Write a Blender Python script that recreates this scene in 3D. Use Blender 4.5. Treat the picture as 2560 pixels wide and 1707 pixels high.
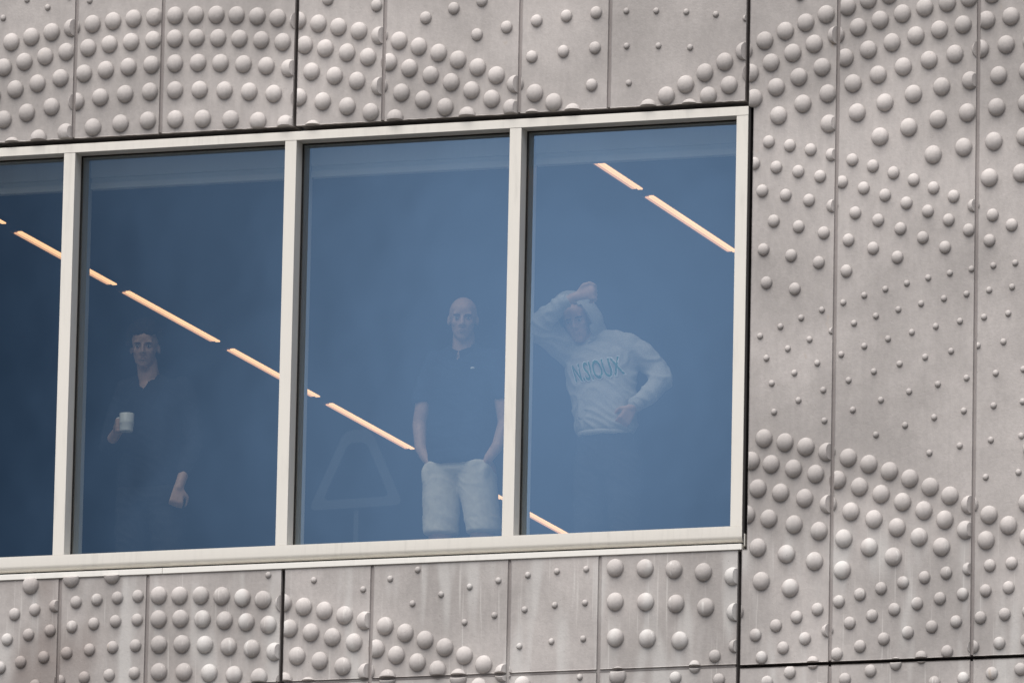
import bpy, bmesh, math, random
from mathutils import Vector, Matrix, Euler, noise
from mathutils.bvhtree import BVHTree
R = math.radians
random.seed(7)
scene = bpy.context.scene
for o in list(bpy.data.objects):
    bpy.data.objects.remove(o)
COL = scene.collection

CLOUD_LOC = (0.0, 0.0, 0.0)
SKY_S = 0.075
SUN_E = 3.1
EXPO = 0.40
GLOW_DIR = (-.318, -.925, .195)
GLOW_L = 1.12
DIM_L = 0.17
GLASS_REFL = (.385, .56, .82)
GLASS_TINT = (.58, .59, .57)
GLASS_FAC = .24
LAMP_E = 2.0

# ------------------------------------------------------------------ camera
cd = bpy.data.cameras.new("camera")
cam = bpy.data.objects.new("camera", cd)
COL.objects.link(cam)
cr = Vector((0.94521553, 0.32584147, 0.01987313))
cu = Vector((0.04624169, -0.19390606, 0.97992966))
cv = Vector((-0.32315524, 0.92532577, 0.19835048))
mw = Matrix.Identity(4)
for i in range(3):
    mw[i][0], mw[i][1], mw[i][2] = cr[i], cu[i], -cv[i]
mw[0][3], mw[1][3], mw[2][3] = 19.266465, -48.327440, -11.534344
cam.matrix_world = mw
cd.sensor_width = 36
cd.lens = 367.66
cd.clip_start = 0.5
cd.clip_end = 4000
scene.camera = cam

# ------------------------------------------------------------------ world, sun, exposure
SUN_EL, SUN_AZ = R(58), R(190)       # azimuth measured clockwise from +Y
w = bpy.data.worlds.new("World")
scene.world = w
w.use_nodes = True
nt = w.node_tree
nt.nodes.clear()
wo = nt.nodes.new("ShaderNodeOutputWorld")
bg = nt.nodes.new("ShaderNodeBackground")
sky = nt.nodes.new("ShaderNodeTexSky")
sky.sky_type = 'NISHITA'
sky.sun_disc = False
sky.sun_elevation = SUN_EL
sky.sun_rotation = SUN_AZ
sky.dust_density = 3.0
bg.inputs[1].default_value = SKY_S
# thin broken cloud over the sky
tc = nt.nodes.new("ShaderNodeTexCoord")
mp = nt.nodes.new("ShaderNodeMapping")
mp.inputs['Location'].default_value = CLOUD_LOC
nz = nt.nodes.new("ShaderNodeTexNoise")
nz.inputs['Scale'].default_value = 9.0
nz.inputs['Detail'].default_value = 4.0
nz.inputs['Roughness'].default_value = 0.45
cr_ = nt.nodes.new("ShaderNodeValToRGB")
cr_.color_ramp.elements[0].position = 0.36
cr_.color_ramp.elements[0].color = (0.0, 0.0, 0.0, 1)
cr_.color_ramp.elements[1].position = 0.66
cr_.color_ramp.elements[1].color = (1, 1, 1, 1)
mx = nt.nodes.new("ShaderNodeMixRGB")
mx.inputs[2].default_value = (4.6, 4.7, 5.0, 1)
ml = nt.nodes.new("ShaderNodeMath"); ml.operation = 'MULTIPLY'
ml.inputs[1].default_value = 0.75
nt.links.new(tc.outputs['Generated'], mp.inputs[0])
nt.links.new(mp.outputs[0], nz.inputs['Vector'])
nt.links.new(nz.outputs['Fac'], cr_.inputs[0])
nt.links.new(cr_.outputs[0], ml.inputs[0])
nt.links.new(ml.outputs[0], mx.inputs[0])
nt.links.new(sky.outputs[0], mx.inputs[1])
# bright patch added to the unseen sky, aimed to brighten the mid-window reflection
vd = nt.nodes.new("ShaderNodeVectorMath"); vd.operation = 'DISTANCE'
vd.inputs[1].default_value = Vector(GLOW_DIR).normalized()
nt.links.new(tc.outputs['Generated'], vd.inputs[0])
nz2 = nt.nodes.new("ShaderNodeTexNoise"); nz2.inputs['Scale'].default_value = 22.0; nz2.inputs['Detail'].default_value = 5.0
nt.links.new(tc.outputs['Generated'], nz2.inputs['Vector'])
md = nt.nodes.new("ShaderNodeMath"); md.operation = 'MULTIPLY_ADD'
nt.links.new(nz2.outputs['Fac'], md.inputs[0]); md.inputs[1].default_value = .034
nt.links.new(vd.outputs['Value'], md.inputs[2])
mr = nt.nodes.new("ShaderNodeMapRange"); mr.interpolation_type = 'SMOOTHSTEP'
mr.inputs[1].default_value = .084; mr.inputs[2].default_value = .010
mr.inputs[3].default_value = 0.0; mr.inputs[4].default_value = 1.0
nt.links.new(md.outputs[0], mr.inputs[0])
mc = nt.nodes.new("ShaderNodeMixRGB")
mc.inputs[2].default_value = (*[c * GLOW_L / SKY_S for c in (.86, 1.0, 1.12)], 1)
# dark surround added to the unseen sky, dims the reflection in outer panes
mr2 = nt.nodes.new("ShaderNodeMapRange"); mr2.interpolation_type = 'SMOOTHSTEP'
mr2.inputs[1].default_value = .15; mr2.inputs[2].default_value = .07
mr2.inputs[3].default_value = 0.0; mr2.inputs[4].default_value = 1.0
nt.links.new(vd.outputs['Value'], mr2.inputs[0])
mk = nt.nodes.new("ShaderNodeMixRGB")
mk.inputs[2].default_value = (*[c * DIM_L / SKY_S for c in (.70, .95, 1.2)], 1)
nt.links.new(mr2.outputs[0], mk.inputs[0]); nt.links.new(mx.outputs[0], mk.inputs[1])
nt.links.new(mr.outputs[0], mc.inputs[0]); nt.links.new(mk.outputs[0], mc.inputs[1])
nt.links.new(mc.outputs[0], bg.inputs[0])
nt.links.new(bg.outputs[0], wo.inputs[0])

sd = bpy.data.lights.new("sun", 'SUN')
sd.energy = SUN_E
sd.angle = R(60)
sd.color = (1.0, 0.965, 0.93)
so = bpy.data.objects.new("sun", sd)
COL.objects.link(so)
sdir = Vector((math.sin(SUN_AZ) * math.cos(SUN_EL), math.cos(SUN_AZ) * math.cos(SUN_EL), math.sin(SUN_EL)))
so.rotation_euler = (-sdir).to_track_quat('-Z', 'Y').to_euler()
so.location = (0, -20, 20)
scene.view_settings.view_transform = 'Standard'
scene.view_settings.look = 'None'
scene.view_settings.gamma = 1
scene.view_settings.exposure = EXPO
scene.cycles.transparent_max_bounces = 12
scene.cycles.max_bounces = 8

# dome centres on the facade plane in millimetres, by size
DOMES={'L':'-354,515 -245,536 -134,555 -23,571 89,584 201,593 313,600 426,602 539,603 651,599 763,594 873,585 985,573 1096,558 1206,538 1317,516 1425,492 1536,465 1647,435 1753,402 1859,366 1966,327 2070,286 2176,241 2277,194 2378,143 2483,91 2584,38 2685,-19 -391,384 -279,408 -165,429 -50,447 69,461 185,473 303,479 423,483 541,483 659,480 776,472 892,462 1010,448 1126,431 1246,409 1357,385 1475,357 1588,327 1702,294 1812,257 1926,215 2037,172 2146,124 2255,74 2360,21 2471,-34 -447,239 -324,266 -203,290 -78,311 50,328 169,340 292,349 418,353 545,353 670,349 792,341 917,328 1041,312 1165,293 1286,269 1411,240 1532,207 1653,173 1772,133 1889,90 2008,45 2125,-5 -384,111 -257,140 -123,163 12,183 143,198 278,208 413,213 549,213 683,208 818,197 952,183 1085,165 1220,139 1350,111 1483,78 1610,41 1740,2 -334,-29 -189,2 -41,26 108,44 257,56 406,63 555,62 704,56 855,45 1004,28 1152,5 1299,-29 3179,40 3279,92 3379,146 3482,196 3582,244 3399,27 3507,76 3618,131 3084,-19 3300,-29 3638,1 3690,292 3797,335 3903,372 4009,408 4119,441 4227,470 4335,490 3725,178 3837,221 3948,261 4062,299 4176,333 4290,363 4405,389 4520,413 4637,431 4749,449 4867,461 3754,51 3871,96 3991,140 4111,181 4231,215 4353,245 4476,273 4598,296 4720,315 4841,331 4966,342 5089,349 3768,-94 3894,-41 4023,4 4153,48 4283,85 4413,118 4546,145 4679,168 4811,186 4943,201 5072,210 4032,-150 4177,-101 4320,-59 4467,-23 4613,6 4760,29 4906,47 5055,61 4297,-230 4445,-191 4596,-158 4747,-133 4898,-114 5051,-102 4573,-336 4730,-307 4885,-285 5044,-269 4864,-468 5028,-452 3718,-1725 3827,-1750 3935,-1777 4044,-1808 4155,-1841 4262,-1878 4368,-1918 4473,-1959 4578,-2005 4680,-2053 4781,-2103 4881,-2157 4981,-2213 5082,-2274 3654,-1835 3757,-1856 3873,-1884 3988,-1915 4102,-1950 4215,-1989 4327,-2030 4438,-2074 4548,-2121 4656,-2172 4762,-2227 4868,-2283 3690,-1975 3808,-2002 3933,-2034 4055,-2069 4173,-2111 4292,-2154 4411,-2200 4525,-2253 4640,-2307 3634,-2105 3749,-2129 3880,-2164 4010,-2202 4138,-2245 4269,-2293 4394,-2346 3695,-2272 3843,-2310 3989,-2352 4132,-2402 3715,-2441 3865,-2481 535,-2388 647,-2393 761,-2397 873,-2405 985,-2418 1095,-2432 1205,-2453 1313,-2476 1424,-2500 1532,-2528 1641,-2559 538,-2509 655,-2511 774,-2518 892,-2529 1009,-2542 1127,-2560 1241,-2583 1355,-2608 1470,-2636 1586,-2667 543,-2638 666,-2641 790,-2649 917,-2663 1042,-2678 1163,-2698 1284,-2724 1406,-2753 1529,-2786 1654,-2820 547,-2778 681,-2783 817,-2794 950,-2808 1084,-2825 1218,-2851 1346,-2879 -160,-2309 60,-2283 280,-2273 1749,-2591 1856,-2629 1962,-2668 2067,-2710 2171,-2755 2274,-2804 2376,-2850 1706,-2703 1812,-2739 1924,-2780 2032,-2821 2142,-2865 1768,-2856 2954,-2344 3110,-2352 3261,-2364 3414,-2384 3567,-2411 2957,-2514 3116,-2521 3274,-2536 3429,-2560 3582,-2590 2961,-2695 3128,-2705 3297,-2722 2977,-2886 2480,-2916 2252,-2916',
'M':'1365,640 1628,592 1893,513 2042,553 2191,585 2169,410 2326,440 2485,463 2643,479 2800,487 2463,279 2630,297 2797,306 2783,116 3719,-225 3829,-250 3938,-277 4046,-308 4155,-340 4262,-377 4369,-417 4474,-458 4577,-504 4681,-552 4784,-604 4883,-657 4981,-712 3645,-331 3760,-356 3875,-384 3989,-415 4103,-449 4216,-486 4327,-528 4438,-573 4549,-620 4657,-670 3689,-473 3811,-501 3933,-533 4055,-568 4174,-609 4293,-652 4525,-752 4409,-701 4640,-807 4761,-726 4868,-784 3751,-629 3881,-664 4012,-702 4141,-745 4269,-793 4395,-845 3700,-772 3844,-809 3988,-851 4132,-901 3718,-940 3866,-979 3689,-2709 3794,-2666 3900,-2627 4007,-2592 4117,-2558 4225,-2527 4333,-2501 4445,-2476 4555,-2455 4666,-2437 4778,-2422 4888,-2409 4999,-2402 5108,-2396 3722,-2822 3833,-2778 3945,-2736 4060,-2700 4174,-2667 4288,-2635 4402,-2608 4519,-2584 4635,-2563 4751,-2546 4868,-2533 4985,-2522 5101,-2514 3753,-2946 3870,-2901 3987,-2857 4110,-2819 4229,-2785 4350,-2753 4473,-2726 4595,-2702 4719,-2681 4843,-2666 4967,-2654 5085,-2644 4024,-2990 4154,-2946 4284,-2909 4413,-2878 4543,-2850 4675,-2828 4808,-2810 4941,-2796 5078,-2785 4612,-2979 4759,-2964 4904,-2944 5050,-2929 -243,-2454 -134,-2435 -25,-2420 89,-2405 201,-2397 312,-2391 423,-2387 -279,-2582 -164,-2562 -47,-2545 70,-2530 188,-2519 305,-2511 422,-2508 -312,-2725 -202,-2700 -78,-2680 46,-2663 169,-2651 293,-2643 417,-2639 -120,-2824 12,-2805 145,-2792 279,-2784 414,-2779 3480,-2806 3582,-2760 3377,-2855 3278,-2907 3504,-2925',
'S':'-403,645 -160,686 69,709 -275,734 -44,737 2959,486 3117,478 3275,464 3431,442 3587,413 2964,306 3132,298 3299,280 2979,116 3689,-1208 3794,-1165 3901,-1126 4008,-1091 4118,-1059 4226,-1028 4335,-1002 4445,-978 4555,-956 4666,-938 4777,-923 4889,-911 5001,-903 5110,-895 3724,-1321 3834,-1278 3946,-1237 4059,-1200 4175,-1166 4288,-1135 4403,-1108 4520,-1084 4637,-1064 4753,-1047 4869,-1033 4986,-1023 5103,-1015 3753,-1449 3870,-1402 3988,-1358 4111,-1320 4230,-1284 4352,-1253 4474,-1226 4597,-1202 4721,-1182 4844,-1167 4968,-1155 5093,-1145 3768,-1594 3893,-1541 4021,-1495 4151,-1452 4281,-1414 4413,-1382 4544,-1354 4677,-1330 4813,-1309 4945,-1296 5075,-1285 4029,-1649 4175,-1602 4319,-1559 4464,-1523 4611,-1493 4758,-1468 4907,-1451 5049,-1438 4296,-1732 4445,-1691 4594,-1658 4746,-1632 4898,-1613 5047,-1599 4572,-1835 4727,-1806 4886,-1784 5042,-1770 4862,-1968 5029,-1951 1120,-2307 1364,-2343 1627,-2400 1770,-2352 1915,-2312 1891,-2482 2041,-2442 2191,-2409 2342,-2383 2168,-2587 2325,-2558 2496,-2362 2649,-2349 2802,-2344 2483,-2535 2641,-2519 2799,-2513 2459,-2719 2627,-2701 2793,-2693 2779,-2885',
}

# ------------------------------------------------------------------ helpers
def tag(o, label=None, cat=None, group=None, kind=None):
    if label: o['label'] = label
    if cat: o['category'] = cat
    if group: o['group'] = group
    if kind: o['kind'] = kind
    return o

def link(name, bm, mat, parent=None, smooth=None):
    me = bpy.data.meshes.new(name)
    bm.normal_update()
    bm.to_mesh(me)
    bm.free()
    if mat: me.materials.append(mat)
    o = bpy.data.objects.new(name, me)
    COL.objects.link(o)
    if parent:
        o.parent = parent
        o.matrix_parent_inverse = Matrix.Translation(-world_loc(parent))
    if smooth is not None:
        sm(me, smooth)
    return o

def world_loc(o):
    v = Vector(o.location)
    return v if not o.parent else v + world_loc(o.parent) + o.matrix_parent_inverse.translation

def sm(me, angle):
    for p in me.polygons: p.use_smooth = True
    if angle < 180:
        me.set_sharp_from_angle(angle=R(angle))

def empty(name, loc, label=None, cat=None, group=None):
    o = bpy.data.objects.new(name, None)
    o.empty_display_size = 0.1
    COL.objects.link(o)
    o.location = loc
    tag(o, label, cat, group)
    return o

def box(bm, x0, x1, y0, y1, z0, z1, bev=0.0, seg=2):
    vs = [bm.verts.new(v) for v in [(x0,y0,z0),(x1,y0,z0),(x1,y1,z0),(x0,y1,z0),(x0,y0,z1),(x1,y0,z1),(x1,y1,z1),(x0,y1,z1)]]
    fs = [bm.faces.new([vs[i] for i in f]) for f in [(0,3,2,1),(4,5,6,7),(0,1,5,4),(1,2,6,5),(2,3,7,6),(3,0,4,7)]]
    if bev:
        es = list({e for f in fs for e in f.edges})
        bmesh.ops.bevel(bm, geom=es, offset=bev, segments=seg, affect='EDGES', clamp_overlap=True)

def prof(bm, pts, x0, x1):
    """(y,z) profile swept along x"""
    a = [bm.verts.new((x0, y, z)) for y, z in pts]
    b = [bm.verts.new((x1, y, z)) for y, z in pts]
    n = len(pts)
    for i in range(n):
        bm.faces.new((a[i], a[(i+1) % n], b[(i+1) % n], b[i]))
    bm.faces.new(list(reversed(a))); bm.faces.new(b)
    bmesh.ops.recalc_face_normals(bm, faces=bm.faces[:])

# ------------------------------------------------------------------ materials
def mat(name):
    m = bpy.data.materials.new(name)
    m.use_nodes = True
    return m, m.node_tree, m.node_tree.nodes['Principled BSDF']

def N(nt, t, **kw):
    n = nt.nodes.new(t)
    for k, v in kw.items():
        if k in n.inputs: n.inputs[k].default_value = v
        else: setattr(n, k, v)
    return n

def noise_n(nt, src, scale, detail=4, rough=.5, stretch=(1,1,1), loc=(0,0,0)):
    mp = N(nt, 'ShaderNodeMapping'); mp.inputs['Scale'].default_value = stretch; mp.inputs['Location'].default_value = loc
    nt.links.new(src, mp.inputs[0])
    n = N(nt, 'ShaderNodeTexNoise'); n.inputs['Scale'].default_value = scale
    n.inputs['Detail'].default_value = detail; n.inputs['Roughness'].default_value = rough
    nt.links.new(mp.outputs[0], n.inputs['Vector'])
    return n.outputs['Fac']

def ramp(nt, src, a, b, ca=0.0, cb=1.0):
    n = N(nt, 'ShaderNodeMapRange')
    n.interpolation_type = 'SMOOTHSTEP'
    n.inputs[1].default_value = a; n.inputs[2].default_value = b
    n.inputs[3].default_value = ca; n.inputs[4].default_value = cb
    nt.links.new(src, n.inputs[0])
    return n.outputs[0]

def math_n(nt, op, a, b):
    n = N(nt, 'ShaderNodeMath', operation=op)
    for i, v in enumerate((a, b)):
        if isinstance(v, (int, float)): n.inputs[i].default_value = v
        else: nt.links.new(v, n.inputs[i])
    return n.outputs[0]

def mixc(nt, fac, a, b, mode='MIX'):
    n = N(nt, 'ShaderNodeMixRGB', blend_type=mode)
    for i, v in enumerate((fac, a, b)):
        if isinstance(v, (int, float)): n.inputs[i].default_value = v
        elif isinstance(v, tuple): n.inputs[i].default_value = (*v, 1)
        else: nt.links.new(v, n.inputs[i])
    return n.outputs[0]

def concrete(name, base, groove=False):
    m, nt, b = mat(name)
    g = N(nt, 'ShaderNodeNewGeometry').outputs['Position']
    sep = N(nt, 'ShaderNodeSeparateXYZ'); nt.links.new(g, sep.inputs[0])
    dark = tuple(c * .80 for c in base)
    lite = tuple(min(1, c * 1.12) for c in base)
    c = mixc(nt, ramp(nt, noise_n(nt, g, 1.3, 5, .55), .35, .68), dark, lite)
    # fine mottling and vertical wash marks
    c = mixc(nt, .26, c, mixc(nt, ramp(nt, noise_n(nt, g, 42, 5, .65, (1, 1, .55)), .3, .7), (.74, .74, .74), (1.1, 1.1, 1.1)), 'MULTIPLY')
    st = ramp(nt, noise_n(nt, g, 26, 4, .6, (1, 1, .045)), .42, .72)
    c = mixc(nt, math_n(nt, 'MULTIPLY', st, .12), c, tuple(x * .66 for x in base))
    st2 = ramp(nt, noise_n(nt, g, 60, 2, .5, (1, 1, .03), (3, 0, 5)), .62, .74)
    low = ramp(nt, sep.outputs[2], -2.1, -2.35)
    c = mixc(nt, math_n(nt, 'MULTIPLY', math_n(nt, 'MULTIPLY', st2, low), .42), c, (.62, .60, .57))
    # pale wash runs and brown stains low down under the sill
    run = ramp(nt, noise_n(nt, g, 7.5, 2, .5, (1, 1, .16), (1.7, 0, 0)), .50, .66)
    c = mixc(nt, math_n(nt, 'MULTIPLY', math_n(nt, 'MULTIPLY', run, low), .5), c, (.58, .57, .55))
    br = ramp(nt, noise_n(nt, g, 2.1, 3, .5, (1, 1, .6), (.35, 0, 2.2)), .40, .58)
    lf = ramp(nt, sep.outputs[0], 1.3, -.1)
    c = mixc(nt, math_n(nt, 'MULTIPLY', math_n(nt, 'MULTIPLY', math_n(nt, 'MULTIPLY', br, low), lf), .6), c, (.19, .155, .14))
    # smoky lichen patches
    li = ramp(nt, noise_n(nt, g, 2.6, 8, .75, (1, 1, 1), (8.1, 0, 3.3)), .60, .74)
    li2 = ramp(nt, noise_n(nt, g, 90, 3, .7), .45, .6)
    c = mixc(nt, math_n(nt, 'MULTIPLY', math_n(nt, 'MULTIPLY', li, li2), .40), c, (.22, .20, .19))
    # rusty specks, pin holes
    rs = ramp(nt, noise_n(nt, g, 11, 3, .6, (1, 1, .6), (2.2, 0, 9)), .70, .78)
    c = mixc(nt, math_n(nt, 'MULTIPLY', rs, .35), c, (.42, .33, .24))
    vo = N(nt, 'ShaderNodeTexVoronoi'); vo.inputs['Scale'].default_value = 16
    nt.links.new(g, vo.inputs['Vector'])
    ph = ramp(nt, vo.outputs['Distance'], .045, .02)
    c = mixc(nt, math_n(nt, 'MULTIPLY', ph, .55), c, (.16, .14, .13))
    yl = ramp(nt, sep.outputs[1], -.002, -.012, 1.0, 1.24)  # domes paler: cleaner concrete, plus light from above put into the colour
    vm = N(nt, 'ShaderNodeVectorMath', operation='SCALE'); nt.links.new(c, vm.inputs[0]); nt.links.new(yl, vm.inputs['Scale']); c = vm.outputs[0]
    pit = ramp(nt, noise_n(nt, g, 150, 2, .6), .66, .72)
    pm = ramp(nt, noise_n(nt, g, 14, 2, .5, (1, 1, 1), (5, 1, 2)), .52, .62)
    c = mixc(nt, math_n(nt, 'MULTIPLY', math_n(nt, 'MULTIPLY', pit, pm), .5), c, (.20, .17, .15))
    if groove: c = mixc(nt, .25, c, (.17, .145, .14))
    nt.links.new(c, b.inputs['Base Color'])
    b.inputs['Roughness'].default_value = .78
    b.inputs['Specular IOR Level'].default_value = .3
    bp = N(nt, 'ShaderNodeBump'); bp.inputs['Strength'].default_value = .5; bp.inputs['Distance'].default_value = .003
    h = math_n(nt, 'ADD', noise_n(nt, g, 70, 6, .65), math_n(nt, 'MULTIPLY', noise_n(nt, g, 9, 3, .5), 1.6))
    nt.links.new(h, bp.inputs['Height']); nt.links.new(bp.outputs[0], b.inputs['Normal'])
    return m

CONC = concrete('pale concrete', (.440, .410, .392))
GROOVE = concrete('groove concrete', (.36, .33, .32), True)

def painted(name, col, rough=.4, dirt=.25, metal=0.0):
    m, nt, b = mat(name)
    g = N(nt, 'ShaderNodeNewGeometry').outputs['Position']
    f = ramp(nt, noise_n(nt, g, 30, 5, .6, (1, 1, .12)), .45, .75)
    f2 = ramp(nt, noise_n(nt, g, 2.2, 4, .5), .35, .7)
    c = mixc(nt, math_n(nt, 'MULTIPLY', math_n(nt, 'MULTIPLY', f, f2), dirt), col, tuple(x * .55 for x in col))
    nt.links.new(c, b.inputs['Base Color'])
    b.inputs['Roughness'].default_value = rough
    b.inputs['Metallic'].default_value = metal
    return m

FRAME = painted('champagne anodised frame', (.72, .69, .63), .42, .35)
FLASH = painted('pale flashing', (.78, .76, .71), .38, .25)
SEAL = painted('black joint seal', (.012, .010, .010), .8, .1)
BLACK = painted('dark cavity', (.008, .007, .007), .9, .1)
INNER = painted('light grey inner frame', (.80, .82, .78), .5, .15)
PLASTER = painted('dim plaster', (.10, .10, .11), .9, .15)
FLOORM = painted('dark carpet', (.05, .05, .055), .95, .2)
HOUSING = painted('grey metal housing', (.16, .14, .13), .4, .1)

def glass_mat():
    m = bpy.data.materials.new('coated window glass'); m.use_nodes = True
    nt = m.node_tree; nt.nodes.clear()
    out = N(nt, 'ShaderNodeOutputMaterial')
    gl = N(nt, 'ShaderNodeBsdfGlossy'); gl.inputs['Color'].default_value = (*GLASS_REFL, 1); gl.inputs['Roughness'].default_value = .0
    tr = N(nt, 'ShaderNodeBsdfTransparent'); tr.inputs['Color'].default_value = (*GLASS_TINT, 1)
    ad = N(nt, 'ShaderNodeMixShader'); ad.inputs[0].default_value = GLASS_FAC
    g = N(nt, 'ShaderNodeNewGeometry').outputs['Position']
    bp = N(nt, 'ShaderNodeBump'); bp.inputs['Strength'].default_value = .25; bp.inputs['Distance'].default_value = .0012
    nt.links.new(noise_n(nt, g, 3.5, 1, .4), bp.inputs['Height']); nt.links.new(bp.outputs[0], gl.inputs['Normal'])
    nt.links.new(tr.outputs[0], ad.inputs[1]); nt.links.new(gl.outputs[0], ad.inputs[2])
    nt.links.new(ad.outputs[0], out.inputs[0])
    return m
GLASS = glass_mat()

def cloth(name, col, rough=.95, scale=22, amt=.25):
    m, nt, b = mat(name)
    g = N(nt, 'ShaderNodeNewGeometry').outputs['Position']
    c = mixc(nt, ramp(nt, noise_n(nt, g, scale, 4, .55), .35, .65), tuple(x * (1 - amt) for x in col), col)
    nt.links.new(c, b.inputs['Base Color'])
    b.inputs['Roughness'].default_value = rough
    b.inputs['Specular IOR Level'].default_value = .15
    bp = N(nt, 'ShaderNodeBump'); bp.inputs['Strength'].default_value = .3; bp.inputs['Distance'].default_value = .005
    nt.links.new(noise_n(nt, g, 13, 3, .6, (1, 1, 1.9)), bp.inputs['Height']); nt.links.new(bp.outputs[0], b.inputs['Normal'])
    return m

def skin(name, col):
    m, nt, b = mat(name)
    g = N(nt, 'ShaderNodeNewGeometry').outputs['Position']
    c = mixc(nt, ramp(nt, noise_n(nt, g, 30, 4, .6), .35, .65), tuple(x * .86 for x in col), col)
    nt.links.new(c, b.inputs['Base Color'])
    b.inputs['Roughness'].default_value = .55
    b.inputs['Subsurface Weight'].default_value = .1
    b.inputs['Subsurface Radius'].default_value = (.012, .005, .003)
    return m

def emit(name, col, s):
    m, nt, b = mat(name)
    g = N(nt, 'ShaderNodeNewGeometry').outputs['Position']
    c = mixc(nt, noise_n(nt, g, 2.2, 3, .6), tuple(x * .7 for x in col), col)
    nt.links.new(c, b.inputs['Emission Color'])
    b.inputs['Base Color'].default_value = (.8, .7, .6, 1)
    b.inputs['Emission Strength'].default_value = s
    return m

# ------------------------------------------------------------------ ground and room
bm = bmesh.new()
vs = [bm.verts.new(v) for v in [(-1500,-1500,-13.2),(1500,-1500,-13.2),(1500,1500,-13.2),(-1500,1500,-13.2)]]
bm.faces.new(vs)
GROUNDM, gnt, gb = mat('grey paving')
gg = N(gnt, 'ShaderNodeNewGeometry').outputs['Position']
gnt.links.new(mixc(gnt, noise_n(gnt, gg, .8, 6, .6), (.085, .08, .075), (.14, .13, .12)), gb.inputs['Base Color'])
gb.inputs['Roughness'].default_value = .9
tag(link('ground', bm, GROUNDM), 'grey paved ground far below the facade', kind='structure')

ZC, ZF = -.10, -2.58
bm = bmesh.new(); box(bm, -9, 9, .34, 15, ZC, ZC + .2)
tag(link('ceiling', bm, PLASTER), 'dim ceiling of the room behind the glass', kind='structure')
bm = bmesh.new(); box(bm, -9, 9, .30, 15, ZF - .2, ZF)
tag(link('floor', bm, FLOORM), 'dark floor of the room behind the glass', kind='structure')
bm = bmesh.new()
box(bm, -9, 9, 15, 15.2, ZF - .2, ZC + .2); box(bm, -9.2, -9, .3, 15.2, ZF - .2, ZC + .2); box(bm, 9, 9.2, .3, 15.2, ZF - .2, ZC + .2)
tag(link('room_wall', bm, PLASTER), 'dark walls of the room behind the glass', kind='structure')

# ------------------------------------------------------------------ the building
BLD = empty('building', (1.2, 0, -13.2), 'grey precast concrete facade studded with round domes around a ribbon window', 'building')

XL, XR, ZT, ZB = -3.6, 7.2, 1.9, -4.6
GW = .0085          # half width of a thin groove
JW = .0105          # half width of an open joint
WX = 3.638          # notch of the opening on the right
ZW0, ZW1 = -.008, -2.272
G1, J1, J2 = -2.857, -2.8548, -2.8727
VG = [-3.126, -2.4, -1.926, -1.2, -.726, 0, .474, 1.2, 1.674, 2.4, 2.874, 3.602, 4.074, 4.8, 5.274, 6.0, 6.474]
JO = {-3.6, -1.2, 1.2, 3.602, 6.0}
XS = [XL] + VG + [XR]

RAD = dict(L=.0432, M=.0298, S=.0150)
pts = {}
for k, s in DOMES.items():
    pts[k] = [tuple(int(t) / 1000 for t in q.split(',')) for q in s.split()]

# carry the cast pattern on over the neighbouring panels
def pattern_on():
    base = [(k, x, z) for k in 'LMS' for x, z in pts[k]]
    def inside(x, z):
        u = (x + .40) / 5.45
        return -.42 < x < 5.06 and (-2.84 - .17 * u) < z < (.76 - .33 * u)
    grid = {}
    for k, x, z in base: grid.setdefault((int(x // .1), int(z // .1)), []).append((x, z, RAD[k]))
    def put(k, x, z):
        if inside(x, z) or not (-2.2 < x < 6.6 and -4.3 < z < 1.85): return
        gx, gz = int(x // .1), int(z // .1)
        for i in (-1, 0, 1):
            for j in (-1, 0, 1):
                for (a, c, r) in grid.get((gx + i, gz + j), []):
                    if math.hypot(a - x, c - z) < r + RAD[k] + .012: return
        grid.setdefault((gx, gz), []).append((x, z, RAD[k])); pts[k].append((round(x, 4), round(z, 4)))
    for k, x, z in base:
        if x > 3.6:
            put(k, x + 1.44, z); put(k, x, z + 3.42); put(k, x + 1.44, z + 3.42); put(k, x - .02, z - 3.30); put(k, x + 1.42, z - 3.30)
        elif z > 0:
            put(k, x, z + .72); put(k, x + .1, z + 1.40); put(k, x - 4.0, z + .06); put(k, x - 4.0, z + .78)
        elif z < -2.2:
            put(k, x, z - .62); put(k, x - .1, z - 1.24); put(k, x - 3.95, z); put(k, x - 3.95, z - .62)
pattern_on()

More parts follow.
